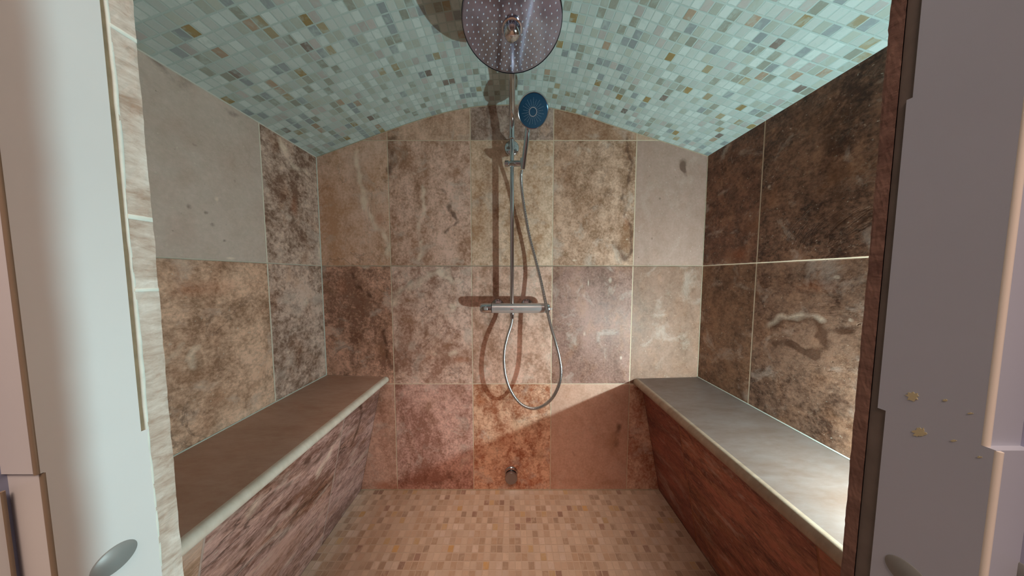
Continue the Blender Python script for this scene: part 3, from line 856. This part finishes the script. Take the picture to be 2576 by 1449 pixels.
# bathroom shell on the camera's side
BW, BD, BH = 1.5, -1.9, 3.2
for nm, a in (('floor_bathroom', (-BW, BW, BD, YI - .014, -0.02, -0.0005)), ('ceiling_bathroom', (-BW, BW, BD, -0.02, BH, BH + .02)), ('wall_bathroom_left', (-BW - .02, -BW, BD, -0.02, 0, BH)),
              ('wall_bathroom_right', (BW, BW + .02, BD, -0.02, 0, BH)), ('wall_bathroom_rear', (-BW, BW, BD - .02, BD, 0, BH))):
    bm = bmesh.new(); box(bm, *a)
    o = obj(nm, bm, M_floorout if 'floor' in nm else M_wallout, smooth=False); o['kind'] = 'structure'

# ------------------------------------------------------------------ shower system
yP = 1.019                                   # distance of the riser from the camera
zbar = on_d(1288, 775, yP).z
root = empty('shower_column', (0, yP, zbar))
tag(root, 'chrome shower column with mixer bar, riser pipe, large round overhead shower and hose', 'shower')
inv = Matrix.Translation(-root.location)


def part(name, bm, mat, parent=None, label=None):
    bmesh.ops.transform(bm, matrix=inv, verts=bm.verts)
    o = obj(name, bm, mat, parent or root)
    if label: o['label'] = label
    return o


zj = on_d(1288, 348, yP).z
bm = bmesh.new(); tube(bm, [(0, yP, zbar + 0.015), (0, yP, zj)], 0.0092, 28); part('riser_pipe', bm, M_chrome)
# upper arm: rises, bends forward over the bather
zd = EYE + 0.636; yd = 0.598
arm = catmull([(0, yP, zj - 0.004), (0, yP, zj + 0.02), (0, yP - 0.006, zj + .05), (0, yP - .035, zj + .082), (0, yP - .085, zj + .098), (0, yP - .16, zj + .098), (0, yP - .26, zj + .090), (0, yd + .06, zj + .080), (0, yd + .02, zj + .070), (0, yd, zj + .048), (0, yd, zd + 0.012)], 12)
bm = bmesh.new(); tube(bm, arm, 0.0122, 28); part('shower_arm', bm, M_chrome)
bm = bmesh.new(); lathe(bm, [(-.006, .0122), (-.005, .0136), (0, .0142), (.005, .0136), (.006, .0122)], (0, yP, zj), (0, 0, 1), 32); part('joint_collar', bm, M_chrome)
# overhead rose
RD = 0.1265
bm = bmesh.new()
lathe(bm, [(0.0, 0.0), (0.0, RD - 0.004), (0.0005, RD - 0.0015), (0.002, RD), (0.005, RD), (0.0068, RD - .002), (0.009, 0.09), (0.014, 0.03), (0.016, 0.0)], (0, yd, zd), (0, 0, 1), 128, cap=False)
rose = part('overhead_shower', bm, [M_disc, M_nozzle])
bm = bmesh.new()
rings = [(0.030, 12), (0.041, 17), (0.052, 22), (0.064, 26), (0.076, 30), (0.088, 34), (0.101, 39), (0.1145, 46)]
for ri, (r, n) in enumerate(rings):
    for k in range(n):
        a = 2 * math.pi * (k + 0.5 * (ri % 2)) / n
        lathe(bm, [(0.0005, 0.00165), (-0.001, 0.0015), (-0.0018, 0.0009)], (r * math.cos(a), yd + r * math.sin(a), zd), (0, 0, 1), 8)
part('nozzle_field', bm, M_nozzle, rose, 'pale rubber nozzles in rings')['kind'] = 'stuff'
bm = bmesh.new(); lathe(bm, [(0.001, .026), (-.002, .026), (-.003, .0225), (-.010, .0222), (-.017, .0195), (-.0215, .0145), (-.0235, .007), (-.024, 0.0003)], (0, yd, zd), (0, 0, 1), 48); part('swivel_ball', bm, M_chrome, rose)
bm = bmesh.new(); lathe(bm, [(0, RD + .0002), (0.0035, RD + .0006), (0.005, RD + .0002)], (0, yd, zd), (0, 0, 1), 128, cap=False); part('rim', bm, M_black, rose)
# wall bracket
zb = on_d(1286, 371, D - .012).z
bm = bmesh.new()
lathe(bm, [(0, .0355), (.004, .0355), (.010, .034), (.013, .030), (.014, .012), (D - yP, .010)], (-0.001, D - 0.0005, zb), (0, -1, 0), 48)
part('wall_bracket', bm, M_chrome)
# mixer bar
bl, br = on_d(1207, 776, yP - .02).x, on_d(1384, 776, yP - .02).x
bm = bmesh.new(); R = 0.0232
lathe(bm, [(0, R - .001), (.001, R), (0.246, R), (0.247, R - .001)], (bl + .055, yP, zbar), (1, 0, 0), 64)
mixer = part('mixer_body', bm, M_satin)
for sg, x0, ln in ((-1, bl + .0535, .0535), (1, bl + .3035, br - bl - .3035)):
    bm = bmesh.new(); lathe(bm, [(0, R - .002), (.0008, R + .0004), (ln * .55, R + .0004), (ln * .72, R - .0006), (ln * .92, R - .002), (ln, R - .006)], (x0, yP, zbar), (sg, 0, 0), 64)
    k = part('control_knob', bm, M_chrome, mixer)
    bm = bmesh.new()
    if sg < 0:
        box(bm, x0 - .034, x0 - .017, yP - R - .0022, yP - R + .003, zbar - .0055, zbar + .0065, .001)
        part('safety_button', bm, M_satin, k)
    else:
        box(bm, x0 + .012, x0 + .016, yP - R - .0008, yP - R + .003, zbar - .006, zbar + .006, .0004)
        for q in range(3): box(bm, x0 + .020 + q * .004, x0 + .0212 + q * .004, yP - R - .0008, yP - R + .003, zbar - .004, zbar + .004, 0)
        part('dial_mark', bm, M_nozzle, k)
bm = bmesh.new(); box(bm, -.006, .006, yP - R - .0003, yP - R + .002, zbar - .0045, zbar - .0005, 0); part('logo_mark', bm, M_red, mixer, 'small reddish mark')
for xx in (on_d(1252, 770, D).x, on_d(1325, 770, D).x):
    bm = bmesh.new(); lathe(bm, [(0, .033), (.004, .033), (.012, .030), (.016, .020), (.017, .014), (D - yP - .01, .014)], (xx, D - .0005, zbar + .004), (0, -1, 0), 48)
    part('wall_rosette', bm, M_chrome, mixer)
bm = bmesh.new(); lathe(bm, [(0, .011), (.004, .0115), (.008, .0105), (.024, .0100), (.028, .0085)], (0, yP, zbar - R + .002), (0, 0, -1), 32); part('hose_outlet', bm, M_chrome, mixer)
# slider with cradle
zs_ = on_d(1288, 412, yP).z
xl_, xr_ = on_d(1270, 412, yP - .01).x, on_d(1323, 416, yP - .02).x
bm = bmesh.new(); lathe(bm, [(0, .0120), (.0015, .0135), (.016, .0135), (.0175, .0120), (.019, .0095), (.026, .0125), (.058, .0128), (xr_ - xl_ - .001, .0128), (xr_ - xl_, .0110)], (xl_, yP, zs_), (1, -.12, -.05), 40)
slider = part('slider', bm, M_chrome)
bm = bmesh.new(); lathe(bm, [(-.014, .0128), (-.012, .0138), (.012, .0150), (.015, .0138)], (on_d(1316, 418, yP - .022).x, yP - .022, zs_ - .004), (0.10, -.30, 1), 36)
part('cradle', bm, M_chrome, slider)
# hose
hp = [(1313, 428, .997), (1311, 445, 1.004), (1313, 480, 1.022), (1320, 530, 1.034), (1331, 590, 1.042), (1345, 645, 1.038), (1359, 700, 1.022), (1371, 755, .996), (1384, 815, .965), (1397, 860, .942), (1407, 900, .926), (1411, 935, .918),
      (1405, 970, .918), (1388, 1002, .924), (1362, 1023, .934), (1335, 1027, .946), (1308, 1014, .960), (1286, 985, .974), (1273, 950, .986), (1268, 915, .996), (1269, 880, 1.004), (1276, 848, 1.010), (1285, 820, 1.016), (1288, 805, yP), (1289, 792, yP)]
path = catmull([on_d(*p) for p in hp], 40)
bm = bmesh.new(); tube(bm, path, lambda i: 0.0068 + 0.0003 * math.sin(i * 1.57), 18); part('hose', bm, M_hose)

# hand shower, resting in the cradle: a thing of its own
hc = on_d(1341, 280, 0.885)
nrm = (Vector((0.0, 0, EYE + .05)) - hc).normalized(); nrm = (nrm + Vector((-.10, 0, -.55))).normalized()
hs = empty('hand_shower', on_d(1315, 424, yP - .022))
tag(hs, 'chrome hand shower with dark blue spray face, hanging in the riser slider', 'hand shower')
hinv = Matrix.Translation(-hs.location)


def hpart(name, bm, mat, parent=None, label=None):
    bmesh.ops.transform(bm, matrix=hinv, verts=bm.verts)
    o = obj(name, bm, mat, parent or hs)
    if label: o['label'] = label
    return o


RH = 0.060
bm = bmesh.new(); lathe(bm, [(0.002, RH - .0035), (0.004, RH - .001), (0, RH), (-.012, RH - .001), (-.022, RH - .007), (-.034, .036), (-.042, .018), (-.044, .0005)], hc, nrm, 64)
head = hpart('spray_head', bm, M_chrome)
bm = bmesh.new(); lathe(bm, [(-.002, RH - .004), (0.0035, RH - .0045), (0.0048, .035), (0.0052, .0005)], hc, nrm, 64)
face = hpart('spray_face', bm, M_blue, head, 'dark blue spray face')
a_, u_, w_ = frame_of(nrm)
bm = bmesh.new()
for k in range(22):
    an = 2 * math.pi * k / 22
    for ri, r in enumerate((0.019, 0.0235, 0.028, 0.0325, 0.037, 0.0415)):
        if ri == 5 and k % 2: continue
        lathe(bm, [(0.0038, .00075), (0.0062, .0006)], hc + (u_ * math.cos(an) + w_ * math.sin(an)) * r, nrm, 6)
hpart('nozzle_field', bm, M_nozzle, face, 'pale dot nozzles in radial lines')['kind'] = 'stuff'
bm = bmesh.new(); lathe(bm, [(.004, .0155), (.0062, .0153), (.0062, .0135), (.004, .0133)], hc, nrm, 48, cap=False); hpart('centre_ring', bm, M_satin, face)
hb0 = on_d(1315, 426, yP - .022); upv = (Vector((0.10, 0, 1)) - nrm * nrm.dot(Vector((0.10, 0, 1)))).normalized(); nk = on_d(1329, 318, (hc - nrm * .018 - upv * (RH + .004)).y)
hpth = catmull([hb0, hb0.lerp(nk, .35), hb0.lerp(nk, .75), nk, hc - nrm * .024 - upv * .02], 10)
bm = bmesh.new(); tube(bm, hpth, lambda i: 0.0095 + 0.0035 * (i / 40), 24); hpart('handle', bm, M_chrome)

# ------------------------------------------------------------------ low wall outlet
ow = on_d(1286, 1188, D)
st = empty('steam_outlet', ow)
tag(st, 'short round chrome outlet sticking out of the back wall just above the floor', 'outlet')
sinv = Matrix.Translation(-Vector(ow))
bm = bmesh.new(); lathe(bm, [(0, .0345), (.003, .0345), (.006, .0335), (.008, .0315), (.018, .0310), (.0185, .0285)], ow, (0, -1, 0), 56)
bmesh.ops.transform(bm, matrix=sinv, verts=bm.verts); obj('collar', bm, M_chrome, st)
bm = bmesh.new(); lathe(bm, [(.012, .0275), (.027, .0275)], ow, (0, -1, 0), 56)
bmesh.ops.transform(bm, matrix=sinv, verts=bm.verts); obj('gasket', bm, M_black, st)
bm = bmesh.new(); lathe(bm, [(.026, .0295), (.027, .031), (.036, .031), (.0375, .030), (.038, .0005)], ow, (0, -1, 0), 56)
bmesh.ops.transform(bm, matrix=sinv, verts=bm.verts); obj('end_cap', bm, plain('brushed_cap', (150, 138, 134), 0.35, 0.8, 0.05), st)['label'] = 'satin grey end disc'


# ------------------------------------------------------------------ light
def light(name, typ, loc, energy, col, **kw):
    l = bpy.data.lights.new(name, typ); l.energy = energy; l.color = col
    for k, v in kw.items(): setattr(l, k, v)
    o = bpy.data.objects.new(name, l); o.location = loc; COL.objects.link(o); return o


LX, LY, LH = 0.895, YI + 0.0345, -0.405
light('cabin_lamp', 'POINT', (LX, LY, LH + EYE), 42.0, (0.64, 0.97, 1.02), shadow_soft_size=0.007)
o = light('bathroom_ceiling_lamp', 'AREA', (0.05, -0.85, 3.15), 90.0, (1.0, 0.74, 0.61), shape='DISK', size=1.1)
o.rotation_euler = (math.radians(25), 0, 0)
w = bpy.data.worlds.new('World'); bpy.context.scene.world = w; w.use_nodes = True
w.node_tree.nodes['Background'].inputs[0].default_value = (0.9, 0.75, 0.7, 1); w.node_tree.nodes['Background'].inputs[1].default_value = 0.3

# ------------------------------------------------------------------ camera
cam = bpy.data.cameras.new('Camera'); cam.sensor_width = 36; cam.lens = F / 2576 * 36; cam.clip_start = 0.01
co = bpy.data.objects.new('Camera', cam); COL.objects.link(co)
co.location = (0, 0, EYE); co.rotation_euler = (math.pi / 2 - PIT, 0, 0)
sc = bpy.context.scene
sc.camera = co
sc.view_settings.view_transform = 'Standard'; sc.view_settings.look = 'None'; sc.view_settings.gamma = 1.0; sc.view_settings.exposure = 0.0
